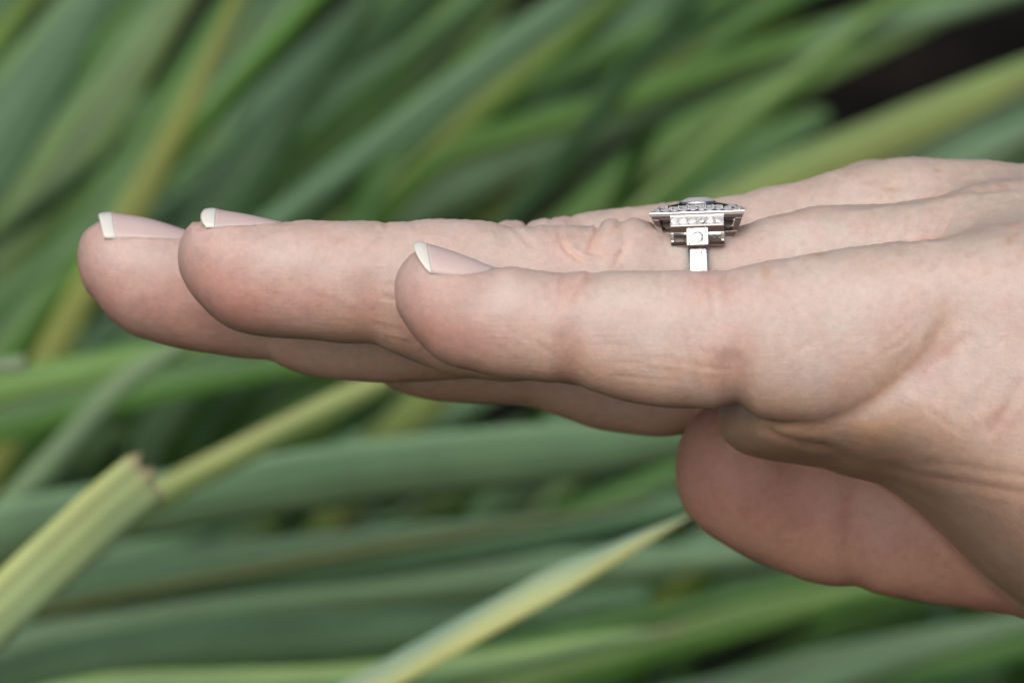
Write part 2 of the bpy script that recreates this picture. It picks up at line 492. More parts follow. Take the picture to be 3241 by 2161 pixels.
def relax(V, Q, it=1, lam=.5):
    for _ in range(it):
        acc = np.zeros_like(V); cnt = np.zeros(len(V))
        for a, b in ((0, 1), (1, 2), (2, 3), (3, 0)):
            np.add.at(acc, Q[:, a], V[Q[:, b]]); np.add.at(cnt, Q[:, a], 1)
            np.add.at(acc, Q[:, b], V[Q[:, a]]); np.add.at(cnt, Q[:, b], 1)
        V = V * (1 - lam) + lam * acc / np.maximum(cnt, 1)[:, None]
    return V


def seg_dist(pu, pv, pts):
    """distance in photo pixels to a polyline, and its running fraction"""
    best = np.full(len(pu), 1e9, np.float32); fr = np.zeros(len(pu), np.float32)
    pts = np.array(pts, float)
    ln = np.linalg.norm(np.diff(pts, axis=0), axis=1); tot = ln.sum(); acc = 0
    for i in range(len(pts) - 1):
        a, b = pts[i], pts[i + 1]
        t = np.clip(((pu - a[0]) * (b[0] - a[0]) + (pv - a[1]) * (b[1] - a[1])) / (ln[i] ** 2), 0, 1)
        d = np.hypot(pu - a[0] - t * (b[0] - a[0]), pv - a[1] - t * (b[1] - a[1]))
        m = d < best
        best[m] = d[m]; fr[m] = ((acc + t * ln[i]) / tot)[m]
        acc += ln[i]
    return best, fr


NAILS = {
    # finger: top line of the plate, near edge line, tip column (centre, edge), cuticle (centre, edge), start of the white edge (centre, edge)
    'little': dict(L=little, top=[(1300,786),(1308,773),(1315,767),(1326,765),(1366,775),(1430,794),(1493,817),(1544,838),(1580,849)],
                   edge=[(1300,864),(1363,864),(1430,872),(1506,866),(1557,853),(1590,850)], tip=(1308, 1362, 3.0), cut=(1578, 1545), white=(1352, 1368), far=.85),
    'ring': dict(L=ringf, top=[(630,690),(640,672),(647,663),(660,660),(720,668),(797,681),(850,693),(896,704)],
                 edge=[(630,722),(667,722),(800,718),(880,709),(900,707)], tip=(640, 664, 5.0), cut=(898, 870), white=(688, 690), far=1.25),
    'middle': dict(L=middle, top=[(300,694),(309,683),(317,676),(331,673),(399,679),(455,688),(519,705),(588,728),(600,732)],
                   edge=[(300,756),(347,756),(450,759),(570,761),(600,761)], tip=(310, 347, 1.3), cut=(600, 585), white=(357, 384), far=1.1),
}


def nail_frame(nd, u, t):
    """plate point (mm) at column u and cross fraction t in [-1 near .. 1 far]"""
    L = nd['L']
    yc = np.interp(U2X(u, np.interp(u, [500, 3000], [L.y[0], L.y[0]])), L.X, L.y)
    zt = V2Z(smoothed(nd, 'top', u), yc); ze = V2Z(smoothed(nd, 'edge', u), yc)
    x = U2X(u, yc)
    zc = np.interp(x, L.X, L.zc); w = np.interp(x, L.X, L.w)
    # the plate keeps the width of the finger behind the tip
    wfull = np.interp(np.maximum(x, L.x0 + 7.0), L.X, L.w)
    zcf = np.interp(np.maximum(x, L.x0 + 4.5), L.X, L.zc)
    H = zt - zcf
    phn = np.arccos(np.clip((ze - zcf) / H, .05, .999))
    ph = np.where(t < 0, t * phn, t * phn * nd['far'])
    ph = np.clip(ph, -1.15, 1.15)
    return np.stack([x + 0 * ph, yc + wfull * np.sin(ph), zcf + H * np.cos(ph)], -1)


_cache = {}
def smoothed(nd, key, u):
    k = (id(nd), key)
    if k not in _cache:
        p = np.array(nd[key], float); _cache[k] = smooth_curve(p[:, 0], p[:, 1])
    g, o = _cache[k]
    return np.interp(u, g, o)


CREASES = [
    # (finger set, polyline in photo pixels, width px, depth mm)
    ('ring', [(1893,715),(1884,745),(1874,775),(1862,795)], 7, .42),
    ('ring', [(1766,712),(1772,760),(1795,795),(1850,832)], 7, .22),
    ('ring', [(1780,775),(1810,805),(1860,835),(1880,830)], 6, .16),
    ('ring', [(1966,702),(1945,725),(1925,745)], 6, .25),
    ('ring', [(1985,745),(1978,780),(1962,812),(1945,840)], 7, .2),
    ('ring', [(1850,795),(1890,805),(1915,815)], 6, .12),
    ('ring', [(1613,714),(1640,735),(1668,760),(1690,785)], 8, .14),
    ('ring', [(1690,715),(1712,748),(1735,775)], 6, .1),
    ('ring', [(1215,702),(1222,725)], 8, .12), ('ring', [(1300,700),(1310,730)], 8, .06), ('ring', [(1180,700),(1186,730)], 6, .06),
    ('ring', [(1165,930),(1168,970),(1172,1010),(1178,1090)], 38, .18),
    ('ring', [(1195,940),(1198,1085)], 10, .06), ('ring', [(1225,960),(1228,1085)], 10, .05),
    ('middle', [(1667,705),(1664,725)], 7, .3), ('middle', [(1741,688),(1745,712)], 6, .15), ('middle', [(1804,686),(1800,712)], 6, .15),
    ('little', [(1893,866),(1868,878),(1846,900),(1830,930),(1822,955)], 9, .26),
    ('little', [(1745,868),(1738,900),(1742,935),(1752,960)], 9, .12), ('little', [(1785,870),(1778,905),(1782,945),(1776,980)], 9, .15),
    ('little', [(1762,900),(1766,960),(1758,1000)], 8, .08), ('little', [(1700,862),(1705,885)], 8, .05),
    ('little', [(1804,1070),(1806,1110),(1804,1150),(1800,1225)], 34, .2), ('little', [(1770,1080),(1768,1210)], 14, .07), ('little', [(1835,1090),(1838,1225)], 14, .07),
    ('little', [(2318,1150),(2328,1190),(2332,1230),(2330,1310)], 34, .36), ('little', [(2290,1130),(2288,1290)], 14, .1), ('little', [(2372,1150),(2376,1310)], 14, .1),
    ('little', [(2085,860),(2090,900),(2086,960)], 9, .08), ('little', [(2180,858),(2176,905),(2186,970)], 9, .1), ('little', [(2205,858),(2214,915),(2222,980)], 9, .1),
    ('little', [(2300,862),(2308,930),(2322,1000)], 10, .1), ('little', [(2340,852),(2350,900)], 9, .08), ('little', [(2240,860),(2252,940),(2262,1010)], 9, .1),
    ('little', [(1380,870),(1430,877),(1506,870),(1560,853)], 6, .14),
    ('any', [(2896,1237),(2947,1160),(2998,1112),(3040,1085),(3070,1070)], 15, .10),
    ('any', [(3232,1215),(3205,1265),(3175,1310),(3140,1355)], 18, .14),
    ('any', [(2600,1400),(2676,1440),(2760,1470),(2829,1485),(3000,1520),(3241,1561),(3500,1600)], 14, .07),
    ('any', [(2829,1472),(2900,1468),(3000,1470),(3241,1506),(3500,1540)], 13, .05),
    ('any', [(2400,1345),(2470,1385),(2540,1405),(2640,1420)], 12, .16),
    ('any', [(2930,1290),(2975,1320),(3010,1350),(3060,1375)], 8, .05),
    ('thumb', [(2700,1580),(2695,1680),(2700,1760),(2706,1860)], 30, .2), ('thumb', [(2740,1600),(2738,1860)], 10, .08),
    ('any', [(2642,660),(2760,648),(2880,634),(2960,620),(3060,604),(3150,598),(3300,590)], 9, .16),
    ('any', [(2860,762),(2930,752),(3000,752)], 8, .2),
]
for i in range(11):       # slanting fine folds over the knuckle of the ring finger
    a = 2690 + i * 30 + rng.uniform(-8, 8)
    CREASES.append(('any', [(a + 25, 668 + rng.uniform(-10, 15)), (a + 8, 715), (a - 18, 760 + rng.uniform(-15, 20))], 6, rng.uniform(.06, .14)))
for i in range(9):
    a = 2480 + i * 26 + rng.uniform(-8, 8)
    CREASES.append(('any', [(a + 40, 575 - i * 6 + rng.uniform(0, 12)), (a, 615 - i * 5), (a - 20, 640)], 6, rng.uniform(.04, .1)))
for i in range(16):       # light scratches of the lower right, the side of the hand
    a = rng.uniform(2350, 3200); b = rng.uniform(900, 1150); l = rng.uniform(50, 120)
    CREASES.append(('any', [(a, b), (a + l * .7, b - l * .35), (a + l * 1.2, b - l * .75)], 6, rng.uniform(.03, .07)))
for i in range(14):
    a = rng.uniform(1900, 2250); b = rng.uniform(1060, 1200); l = rng.uniform(60, 140)
    CREASES.append(('little', [(a, b), (a + l, b + l * .1)], 4, rng.uniform(.02, .06)))

for i in range(26):
    a = rng.uniform(780, 1120); b = rng.uniform(760, 960); l = rng.uniform(50, 130)
    CREASES.append(('ring', [(a, b), (a + l * .6, b + l * .35), (a + l, b + l * .68)], 4, rng.uniform(.015, .04)))
for i in range(14):
    a = rng.uniform(1190, 1250); b = rng.uniform(850, 1090)
    CREASES.append(('ring', [(a - 30, b - 6), (a + 60, b + 10)], 4, rng.uniform(.02, .05)))
for i in range(22):
    a = rng.uniform(1420, 1700); b = rng.uniform(930, 1110); l = rng.uniform(50, 120)
    CREASES.append(('little', [(a, b), (a + l * .6, b + l * .3), (a + l, b + l * .6)], 4, rng.uniform(.012, .035)))

PINK = (.45, .265, .23); RED = (.42, .19, .15); PALE = (.54, .475, .44); TAN = (.36, .24, .145)
BLOTS = [
    # u, v, radius u, radius v, colour, strength
    (330,900,110,130,PINK,.65),(470,960,170,110,PINK,.75),(650,960,160,120,RED,.35),(430,800,130,50,PALE,.4),
    (690,870,90,130,PINK,.7),(800,930,150,90,RED,.45),(760,1000,120,50,RED,.4),(980,960,160,80,PINK,.6),(900,790,120,60,PALE,.5),(1050,780,150,60,PINK,.3),
    (1165,970,60,90,RED,.35),(1330,1000,70,110,PINK,.6),(1430,1060,130,70,RED,.5),(1560,1080,110,60,PINK,.5),(1600,930,90,60,PALE,.5),(1480,920,90,50,PINK,.4),
    (1800,1110,60,80,RED,.35),(1790,910,50,60,PINK,.5),(2000,960,150,60,PALE,.45),(2010,1060,120,60,PALE,.3),(2325,1180,80,80,RED,.42),(2340,1060,60,60,PINK,.4),
    (2280,910,110,70,PINK,.5),(2550,1180,150,70,PALE,.5),(1870,770,30,40,RED,.12),(1780,790,60,60,PINK,.35),(1930,800,60,40,PINK,.25),
    (2940,1170,60,60,PINK,.5),(3170,1330,70,60,PINK,.5),(3120,1130,110,60,PALE,.3),(2990,1110,40,30,RED,.3),
    (2815,602,26,9,TAN,.75),(2822,628,12,8,TAN,.5),(2968,540,14,6,TAN,.6),(2826,560,10,8,TAN,.4),(2748,580,26,8,TAN,.35),(2935,752,34,10,RED,.4),(3000,752,30,8,TAN,.35),
    (2425,866,17,24,TAN,.6),(2590,808,13,9,TAN,.6),(2510,865,8,14,TAN,.4),(3205,715,22,10,RED,.35),(3215,742,12,8,TAN,.6),(3195,760,10,12,TAN,.6),(2560,672,40,10,TAN,.25),
    (2470,684,40,8,TAN,.3),(3120,550,12,6,TAN,.4),(3165,584,16,8,TAN,.35),(2300,820,60,40,PALE,.45),(2560,740,120,40,PALE,.35),(2120,800,60,50,PALE,.5),
    (2400,1580,180,90,RED,.6),(2300,1500,120,80,RED,.5),(2600,1620,150,70,RED,.45),(2800,1700,150,80,PINK,.35),
]
for i in range(40):
    BLOTS.append((rng.uniform(2500, 3250), rng.uniform(520, 900), rng.uniform(5, 11), rng.uniform(4, 8), TAN, rng.uniform(.12, .35)))
for i in range(60):
    BLOTS.append((rng.uniform(1900, 3250), rng.uniform(700, 1400), rng.uniform(20, 60), rng.uniform(15, 45), PINK if i % 2 else PALE, rng.uniform(.1, .3)))


def build_hand():
    lo = (U2X(230, 33) - 1, -11, -50); hi = (U2X(7950, 28), 70, 24)
    V, Q = surface_nets(lo, hi, .75)
    V = relax(V, Q, 1, .4)
    V = project(V, 2)
    V, Q = subdivide(V, Q)
    V = relax(V, Q, 1, .3)
    V = project(V, 2)
    # second subdivision only for what the photograph frames closely
    x, y, z = V.astype(np.float32).T
    d, ds = field(x, y, z, True)
    N = grad(V); N /= np.maximum(np.linalg.norm(N, axis=1, keepdims=True), 1e-6)
    lab = np.argmin(np.stack([np.broadcast_to(q, x.shape) for q in ds]), 0)
    names = [L.name for L in LOFTS]
    pu = 1620.5 + x / (S * (D + y) / D); pv = 1080.5 - z / (S * (D + y) / D)
    disp = np.zeros(len(V), np.float32)
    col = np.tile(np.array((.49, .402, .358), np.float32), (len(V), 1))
    # palm side is redder, undersides' shade tone put in; back of the hand yellower
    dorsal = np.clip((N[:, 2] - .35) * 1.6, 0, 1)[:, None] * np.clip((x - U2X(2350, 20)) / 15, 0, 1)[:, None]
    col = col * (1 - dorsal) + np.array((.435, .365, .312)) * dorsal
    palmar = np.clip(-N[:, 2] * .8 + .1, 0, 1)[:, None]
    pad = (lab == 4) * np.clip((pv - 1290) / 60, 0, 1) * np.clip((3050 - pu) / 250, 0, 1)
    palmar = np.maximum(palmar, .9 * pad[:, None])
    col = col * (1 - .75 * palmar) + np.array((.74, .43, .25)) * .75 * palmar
    tm = lab == 5                             # thumb redder, with its warm shade put into the colour
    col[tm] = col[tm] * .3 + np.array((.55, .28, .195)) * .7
    for i, L in enumerate(LOFTS[:4]):         # blood-pink finger ends all round
        m = lab == i
        f = np.exp(-np.maximum(x - L.x0, 0) / 12.0)[:, None] * .45
        col[m] = (col * (1 - f) + np.array(PINK) * f)[m]
    near = np.zeros(len(V), bool)
    for i, L in enumerate(LOFTS):
        yc = np.interp(x, L.X, L.y)
        near |= (lab == i) & (y < yc + 3.5)
    soft = 1 / (1 + np.exp(-(N[:, 1] * -1 + .55) * 9))      # fade over the side turned away
    for u0, v0, ru, rv, c, s in BLOTS:
        f = s * np.exp(-((pu - u0) / ru) ** 2 - ((pv - v0) / rv) ** 2)
        f = (f * soft)[:, None]
        col = col * (1 - f) + np.array(c) * f
    for who, pts, w, dep in CREASES:
        p = np.array(pts)
        sel = np.flatnonzero((pu > p[:, 0].min() - 4 * w) & (pu < p[:, 0].max() + 4 * w) & (pv > p[:, 1].min() - 4 * w) & (pv < p[:, 1].max() + 4 * w))
        if who != 'any':
            sel = sel[lab[sel] == names.index(who)]
        else:
            sel = sel[y[sel] < 34]
        if not len(sel): continue
        dd, fr = seg_dist(pu[sel], pv[sel], pts)
        w2 = max(w, 6.5)
        taper = np.clip(np.minimum(fr, 1 - fr) * 5 + .25, 0, 1) if w < 14 else np.clip(np.minimum(fr + .5, 1 - fr + .5) * 2, 0, 1)
        g = np.exp(-(dd / w2) ** 2) - .35 * np.exp(-((dd - 2.2 * w2) / (1.2 * w2)) ** 2)
        disp[sel] -= dep * g * taper
        f = (np.exp(-(dd / (w2 * .9)) ** 2) * (min(.22, dep * .7) if w < 12 else .06) * taper)[:, None]
        col[sel] = col[sel] * (1 - f) + np.array((.37, .18, .135)) * f
    # gentle unevenness of flesh and the silhouettes of tiny folds on the back of the fingers
    disp += .05 * np.sin(x * .9 + 1.3 * np.sin(z * .5)) * np.sin(y * .8 + z * .7 + 2)
    top = np.clip(N[:, 2], 0, 1) ** 2
    disp += top * .035 * (np.sin(x * 4.3 + 2 * np.sin(y * 1.1)) + np.sin(x * 7.7 + y * 2.3 + 1.7 * np.sin(x * .6)))
    # nail beds sink below the plates
    for k, nd in NAILS.items():
        L = nd['L']; i = names.index(k)
        m = np.flatnonzero((lab == i) & (x < U2X(nd['cut'][0] + 8, L.y[0])) & (N[:, 2] > -.2))
        yc = np.interp(x[m], L.X, L.y); zc = np.interp(np.maximum(x[m], L.x0 + 4.5), L.X, L.zc)
        wf = np.interp(np.maximum(x[m], L.x0 + 7.0), L.X, L.w)
        u = pu[m]
        ze = V2Z(smoothed(nd, 'edge', u), yc); zt = V2Z(smoothed(nd, 'top', u), yc)
        H = zt - zc
        phn = np.arccos(np.clip((ze - zc) / H, .05, .999))
        ph = np.arctan2((y[m] - yc) / wf, (z[m] - zc) / H)
        t = np.where(ph < 0, -ph / phn, ph / (phn * nd['far']))
        cutu = nd['cut'][0] + (nd['cut'][1] - nd['cut'][0]) * np.clip(t, 0, 1) ** 2
        a = np.clip((1.0 - t) / .06, 0, 1) * np.clip((cutu - u) / 10, 0, 1)
        # sit just under the plate
        r_pl = np.hypot((y[m] - yc), (z[m] - zc))
        plate = np.hypot(wf * np.sin(ph), H * np.cos(ph))
        excess = np.clip(r_pl - (plate - .45), -.2, 1.2)
        disp[m] -= (a * np.maximum(excess, 0)).astype(np.float32)
        # the fold of skin beside and behind the plate stands proud
        rim = np.exp(-((t - 1.10) / .10) ** 2) * np.clip((cutu + 6 - u) / 12, 0, 1) * np.clip((u - nd['tip'][1]) / 40, 0, 1)
        rim2 = np.exp(-((u - cutu - 14) / 12) ** 2) * np.clip(1.1 - t, 0, 1)
        disp[m] += (.16 * rim + .14 * rim2).astype(np.float32)
    # the ring presses into the finger
    V = V + N * disp[:, None]
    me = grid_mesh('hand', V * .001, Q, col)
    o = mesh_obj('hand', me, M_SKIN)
    o.location = F; o.rotation_euler = (-PITCH, 0, 0)
    tag(o, 'outstretched left hand held palm down, fingers pointing left', 'hand')
    return o


hand = build_hand()


def build_nail(key):
    nd = NAILS[key]
    nt, ns = 21, 26
    t = np.linspace(-1, 1, nt)
    ut = nd['tip'][0] + (nd['tip'][1] - nd['tip'][0]) * np.abs(t) ** nd['tip'][2]
    uc = nd['cut'][0] + (nd['cut'][1] - nd['cut'][0]) * np.abs(t) ** 2
    uw = nd['white'][0] + (nd['white'][1] - nd['white'][0]) * np.abs(t) ** 1.6
    uw = np.maximum(uw, ut + 2)
    def sheet(name, ua, ub, n, mat, parent, lift):
        s = np.linspace(0, 1, n)
        Ug = ua[None] + (ub - ua)[None] * s[:, None]
        Tg = np.broadcast_to(t, Ug.shape)
        P = nail_frame(nd, Ug, Tg)
        # outward direction
        L = nd['L']
        dy = P[..., 1] - np.interp(P[..., 0], L.X, L.y); dz = P[..., 2] - np.interp(np.maximum(P[..., 0], L.x0 + 4.5), L.X, L.zc)
        nrm = np.stack([0 * dy, dy, dz], -1); nrm /= np.linalg.norm(nrm, axis=-1, keepdims=True)
        edge = np.clip((np.abs(Tg) - .86) / .14, 0, 1)
        top = P + nrm * (lift - .10 * edge)[..., None]
        bot = P + nrm * (lift - .26)
        A = top.reshape(-1, 3); B = bot.reshape(-1, 3)
        Vv = np.concatenate([A, B])
        i = np.arange(n * nt).reshape(n, nt); o_ = n * nt
        q = np.stack([i[:-1, :-1], i[:-1, 1:], i[1:, 1:], i[1:, :-1]], -1).reshape(-1, 4)
        qs = [q, q[:, ::-1] + o_]
        ring = np.concatenate([i[0, :], i[1:, -1], i[-1, -2::-1], i[-2:0:-1, 0]])
        r2 = np.roll(ring, -1)
        qs.append(np.stack([r2, ring, ring + o_, r2 + o_], -1))
        me = grid_mesh(name, Vv * .001, np.concatenate(qs))
        bmx = bmesh.new(); bmx.from_mesh(me); bmesh.ops.recalc_face_normals(bmx, faces=bmx.faces); bmx.to_mesh(me); bmx.free()
        return mesh_obj(name, me, mat, parent)
    def cst(n, v): return v
    plate = sheet('fingernail', uc, uw, ns, M_NAIL, hand, .02)
    sheet('nail_free_edge', uw, ut, 10, M_EDGE, plate, .035)


for k in NAILS:
    build_nail(k)

# ------------------------------------------------------------------ the ring
def box_bm(bm, x0, x1, pts):
    """prism along x over a polygon of (y, z) points"""
    a = [bm.verts.new((x0, p[0], p[1])) for p in pts]; b = [bm.verts.new((x1, p[0], p[1])) for p in pts]
    n = len(pts)
    bm.faces.new(a); bm.faces.new(b[::-1])
    for i in range(n):
        j = (i + 1) % n
        bm.faces.new((a[j], a[i], b[i], b[j]))


def hexa(bm, quad_out, quad_in):
    a = [bm.verts.new(p) for p in quad_out]; b = [bm.verts.new(p) for p in quad_in]
    bm.faces.new(a); bm.faces.new(b[::-1])
    for i in range(4):
        j = (i + 1) % 4
        bm.faces.new((a[j], a[i], b[i], b[j]))


def finish(bm, name, mat, parent, bevel=.06, smooth=False):
    bmesh.ops.recalc_face_normals(bm, faces=bm.faces)
    if bevel:
        bmesh.ops.bevel(bm, geom=[e for e in bm.edges], offset=bevel, segments=2, affect='EDGES', profile=.6, clamp_overlap=True)
    for v in bm.verts: v.co *= .001
    me = bpy.data.meshes.new(name); bm.to_mesh(me); bm.free()
    for p in me.polygons: p.use_smooth = smooth
    return mesh_obj(name, me, mat, parent)


def gem_mesh(name, step=False):
    bm = bmesh.new()
    def ringv(n, r, z, off=0):
        for i in range(n):
            a = 2 * math.pi * (i + off) / n
            bm.verts.new((r * math.cos(a), r * math.sin(a), z))
    if step:
        for r, z in ((.62, .30), (.86, .16), (1.0, 0), (.6, -.4), (.15, -.7)):
            for sx, sy in ((1, .72), (.72, 1)):
                for i in (-1, 1):
                    for j in (-1, 1): bm.verts.new((r * sx * i, r * sy * j, z))
    else:
        ringv(8, .56, .34); ringv(8, .80, .20, .5); ringv(16, 1, .02, .5); ringv(16, 1, -.02, .5); ringv(8, .5, -.42); ringv(1, 0, -.84)
    gr = random.Random(4)
    for v in bm.verts: v.co *= 1 + gr.uniform(-.035, .035)
    bmesh.ops.convex_hull(bm, input=bm.verts)
    bmesh.ops.recalc_face_normals(bm, faces=bm.faces)
    for v in bm.verts: v.co *= .001
    me = bpy.data.meshes.new(name); bm.to_mesh(me); bm.free()
    me.materials.append(M_DIAM)
    return me


def build_ring():
    R = empty('ring', H2W((float(U2X(2216, 12)), 17.4, float(V2Z(661, 12)))))
    R.rotation_euler = (Matrix.Rotation(-PITCH, 3, 'X') @ Matrix.Rotation(math.radians(-4), 3, 'Z') @ Matrix.Rotation(math.radians(-1.8), 3, 'Y') @ Matrix.Rotation(math.radians(3.2), 3, 'X')).to_euler()
    tag(R, 'white metal square diamond ring with stepped shoulders on the ring finger', 'ring')
    # plaque: shallow dome with sharp corners
    A = 5.35; n = 28
    def dome(x, y):
        return 1.02 * (1 - abs(x / A) ** 2.0) * (1 - abs(y / A) ** 2.0) ** .75 if abs(y) < A else 0
    bm = bmesh.new()
    g = [A * math.sin(math.pi / 2 * (2 * i / n - 1)) for i in range(n + 1)]
    vt = [[bm.verts.new((x, y, dome(x, y))) for y in g] for x in g]
    for i in range(n):
        for j in range(n):
            bm.faces.new((vt[i][j], vt[i + 1][j], vt[i + 1][j + 1], vt[i][j + 1]))
    loop = [vt[i][0] for i in range(n)] + [vt[n][j] for j in range(n)] + [vt[i][n] for i in range(n, 0, -1)] + [vt[0][j] for j in range(n, 0, -1)]
    low = [bm.verts.new((v.co.x * .985, v.co.y * .985, -.34)) for v in loop]
    for i in range(len(loop)):
        j = (i + 1) % len(loop)
        bm.faces.new((loop[j], loop[i], low[i], low[j]))
    bm.faces.new(low)
    plaque = finish(bm, 'plaque', M_METAL, R, 0, False)
    # bright milled rim along the near, far and side edges
    bm = bmesh.new()
    for s in (-1, 1):
        box_bm(bm, -A + .02, A - .02, [(s * (A - .28), .02), (s * (A + .05), -.02), (s * (A + .05), -.2), (s * (A - .28), -.2)])
    finish(bm, 'rim', M_METAL, plaque, .05)
    # gallery: four tapering walls with open windows
    def wall(sgn, axis):
        bm = bmesh.new()
        def q(p):   # (along, z) -> 3D on the sloping wall
            a, z = p
            t = (-.34 - z) / 2.6
            off = 5.22 - 1.0 * t
            return off
        def piece(c):
            o_, i_ = [], []
            for a, z in c:
                off = q((a, z))
                po = (a, -off, z); pi = (a, -off + .45, z)
                o_.append(po); i_.append(pi)
            def place(p):
                if axis == 'y': return (p[0], p[1] * sgn, p[2])
                return (-p[1] * sgn, p[0], p[2])
            hexa(bm, [place(p) for p in o_], [place(p) for p in i_])
        e0, e1 = 5.22, 4.15
        def ex(z): return e0 - (e0 - e1) * ((-.34 - z) / 2.6)
        piece([(-ex(-.34), -.34), (ex(-.34), -.34), (ex(-.8), -.8), (-ex(-.8), -.8)])
        for s in (-1, 1):
            piece([(s * ex(-.81), -.81), (s * (ex(-.81) - .75), -.81), (s * (ex(-2.3) - .6), -2.3), (s * ex(-2.3), -2.3)])
        low = -2.95
        piece([(-ex(-2.31), -2.31), (ex(-2.31), -2.31), (ex(low), low), (-ex(low), low)])
        if axis == 'x':
            piece([(-.3, -.81), (.3, -.81), (.3, -2.3), (-.3, -2.3)])
        # saddle resting on the finger
        for k in range(-4, 4):
            a0, a1 = k * 1.0, (k + 1) * 1.0
            if axis == 'y':
                piece([(a0, low - .01), (a1 - .01, low - .01), (a1 - .01, low - .75 + .03 * min(abs(a0), abs(a1)) ** 2), (a0, low - .75 + .03 * min(abs(a0), abs(a1)) ** 2)])
        return finish(bm, 'gallery_wall', M_METAL, R, .05)
    wall(1, 'y'); wall(-1, 'y'); wall(1, 'x'); wall(-1, 'x')
    stone = gem_mesh('diamond')
    jr = random.Random(2)
    def jig(a=.2):
        return Matrix.Rotation(jr.uniform(-a, a), 3, 'X') @ Matrix.Rotation(jr.uniform(-a, a), 3, 'Y')
    def gem(me, name, loc, r, tilt=0, parent=R, ax='X', spin=0):
        o = mesh_obj(name, me, None, parent)
        o.location = Vector(loc) * .001; o.scale = (r, r, r)
        o.rotation_euler = (Matrix.Rotation(tilt, 3, ax) @ jig() @ Matrix.Rotation(spin, 3, 'Z')).to_euler()
        return o
    def beads(name, pts, r, parent):
        bm = bmesh.new()
        for p in pts:
            bmesh.ops.create_icosphere(bm, subdivisions=1, radius=r, matrix=Matrix.Translation(p))
        return finish(bm, name, M_METAL, parent, 0, True)
    for s in (-1, 1):                                    # near and far shoulders alike
        y = lambda v: v * -s
        bm = bmesh.new()
        box_bm(bm, -3.0, 3.0, [(y(4.9), -.50), (y(5.55), -.50), (y(6.55), -1.55), (y(6.2), -2.32), (y(4.7), -2.32)])
        blk = finish(bm, 'step_block', M_METAL, R, .07)
        tl = math.atan2(1.05, 1.0) * (1 if s > 0 else -1)
        pts = []
        for i in range(6):
            gem(stone, 'diamond', (-2.45 + i * .98, y(6.0), -.94), .5, tl, blk, 'X', i * .7).scale = (.5, .5, .34)
            for dz in (-.42, .42):
                pts.append((-2.94 + i * .98, y(6.05 + dz * .7 + .03), -.99 - dz * .72 + .03))
        pts += [(2.94, y(6.05 + d * .7 + .03), -.99 - d * .72 + .03) for d in (-.42, .42)]
        beads('bead_setting', pts, .11, blk)
        bm = bmesh.new()
        for a, b in ((-3.0, -2.62), (2.62, 3.0)):
            box_bm(bm, a, b, [(y(5.2), -2.33), (y(6.1), -2.33), (y(5.95), -3.29), (y(5.2), -3.29)])
        box_bm(bm, -3.0, 3.0, [(y(4.6), -3.3), (y(6.5), -3.3), (y(6.25), -3.8), (y(4.6), -3.8)])
        finish(bm, 'lower_step', M_METAL, R, .07)
        bm = bmesh.new()
        box_bm(bm, -1.2, 1.2, [(y(5.0), -2.0), (y(6.62), -2.05), (y(7.35), -3.62), (y(6.2), -3.62)])
        sh = finish(bm, 'shoulder', M_METAL, R, .07)
        tl2 = math.atan2(1.57, .73) * (1 if s > 0 else -1)
        gem(stone, 'shoulder_diamond', (0, y(7.0), -2.82), .74, tl2, sh, 'X', .3).scale = (.74, .74, .5)
        beads('bead_setting', [(a, y(7.03 + b * .44 + .02), -2.84 - b * .9) for a in (-.92, .92) for b in (-.7, -.25, .25, .7)], .13, sh)
        bm = bmesh.new()
        box_bm(bm, -1.08, 1.08, [(y(5.8), -3.63), (y(7.1), -3.63), (y(6.85), -4.3), (y(5.8), -4.3)])
        finish(bm, 'shoulder_neck', M_METAL, R, .05)
    # pavé over the dome
    def on_dome(x, y):
        e = .02
        dx = (dome(x + e, y) - dome(x - e, y)) / (2 * e); dy = (dome(x, y + e) - dome(x, y - e)) / (2 * e)
        return Vector((x, y, dome(x, y))), Vector((-dx, -dy, 1)).normalized()
    spots = []
    for k in range(10):
        t = -4.28 + k * .951
        spots += [(t, -4.82), (t, 4.82)]
        if 0 < k < 9: spots += [(-4.82, t), (4.82, t)]
    for k in range(8):
        t = -3.3 + k * .943
        spots += [(t, -3.85), (t, 3.85)]
        if 0 < k < 7: spots += [(-3.85, t), (3.85, t)]
    bp = []
    for i, (x, yy) in enumerate(spots):
        p, nn = on_dome(x, yy)
        o = mesh_obj('diamond', stone, None, plaque)
        o.location = (p - nn * .03) * .001; o.scale = (.47, .47, .36)
        o.rotation_euler = (nn.to_track_quat('Z', 'Y').to_matrix() @ jig(.22) @ Matrix.Rotation(i * .9, 3, 'Z')).to_euler()
        q, n2 = on_dome(min(4.9, max(-4.9, x + .47)), yy * .97)
        bp.append(q + n2 * .05)
        q, n2 = on_dome(x + .3 if abs(x) < 4.4 else x * .9, yy * .9)
        bp.append(q + n2 * .05)
    beads('bead_setting', bp, .10, plaque)
    c = gem(stone, 'centre_diamond', (0, 0, 1.0), 1.95, 0, R, 'X', .2)
    c.scale = (1.95, 1.95, 1.4); c.rotation_euler = (0, 0, .2)
    bm = bmesh.new()
    k = 40
    prof = [(1.75, .7), (2.14, .75), (2.05, 1.0), (1.95, 1.04), (1.9, .85)]
    vv = [[bm.verts.new((r * math.cos(2 * math.pi * i / k), r * math.sin(2 * math.pi * i / k), z)) for r, z in prof] for i in range(k)]
    for i in range(k):
        for j in range(len(prof)):
            a, b = vv[i], vv[(i + 1) % k]; j2 = (j + 1) % len(prof)
            bm.faces.new((a[j], b[j], b[j2], a[j2]))
    finish(bm, 'bezel', M_METAL, R, 0, True)
    # inner gallery, seen through the windows; its dark metal paints the interior shade
    bm = bmesh.new()
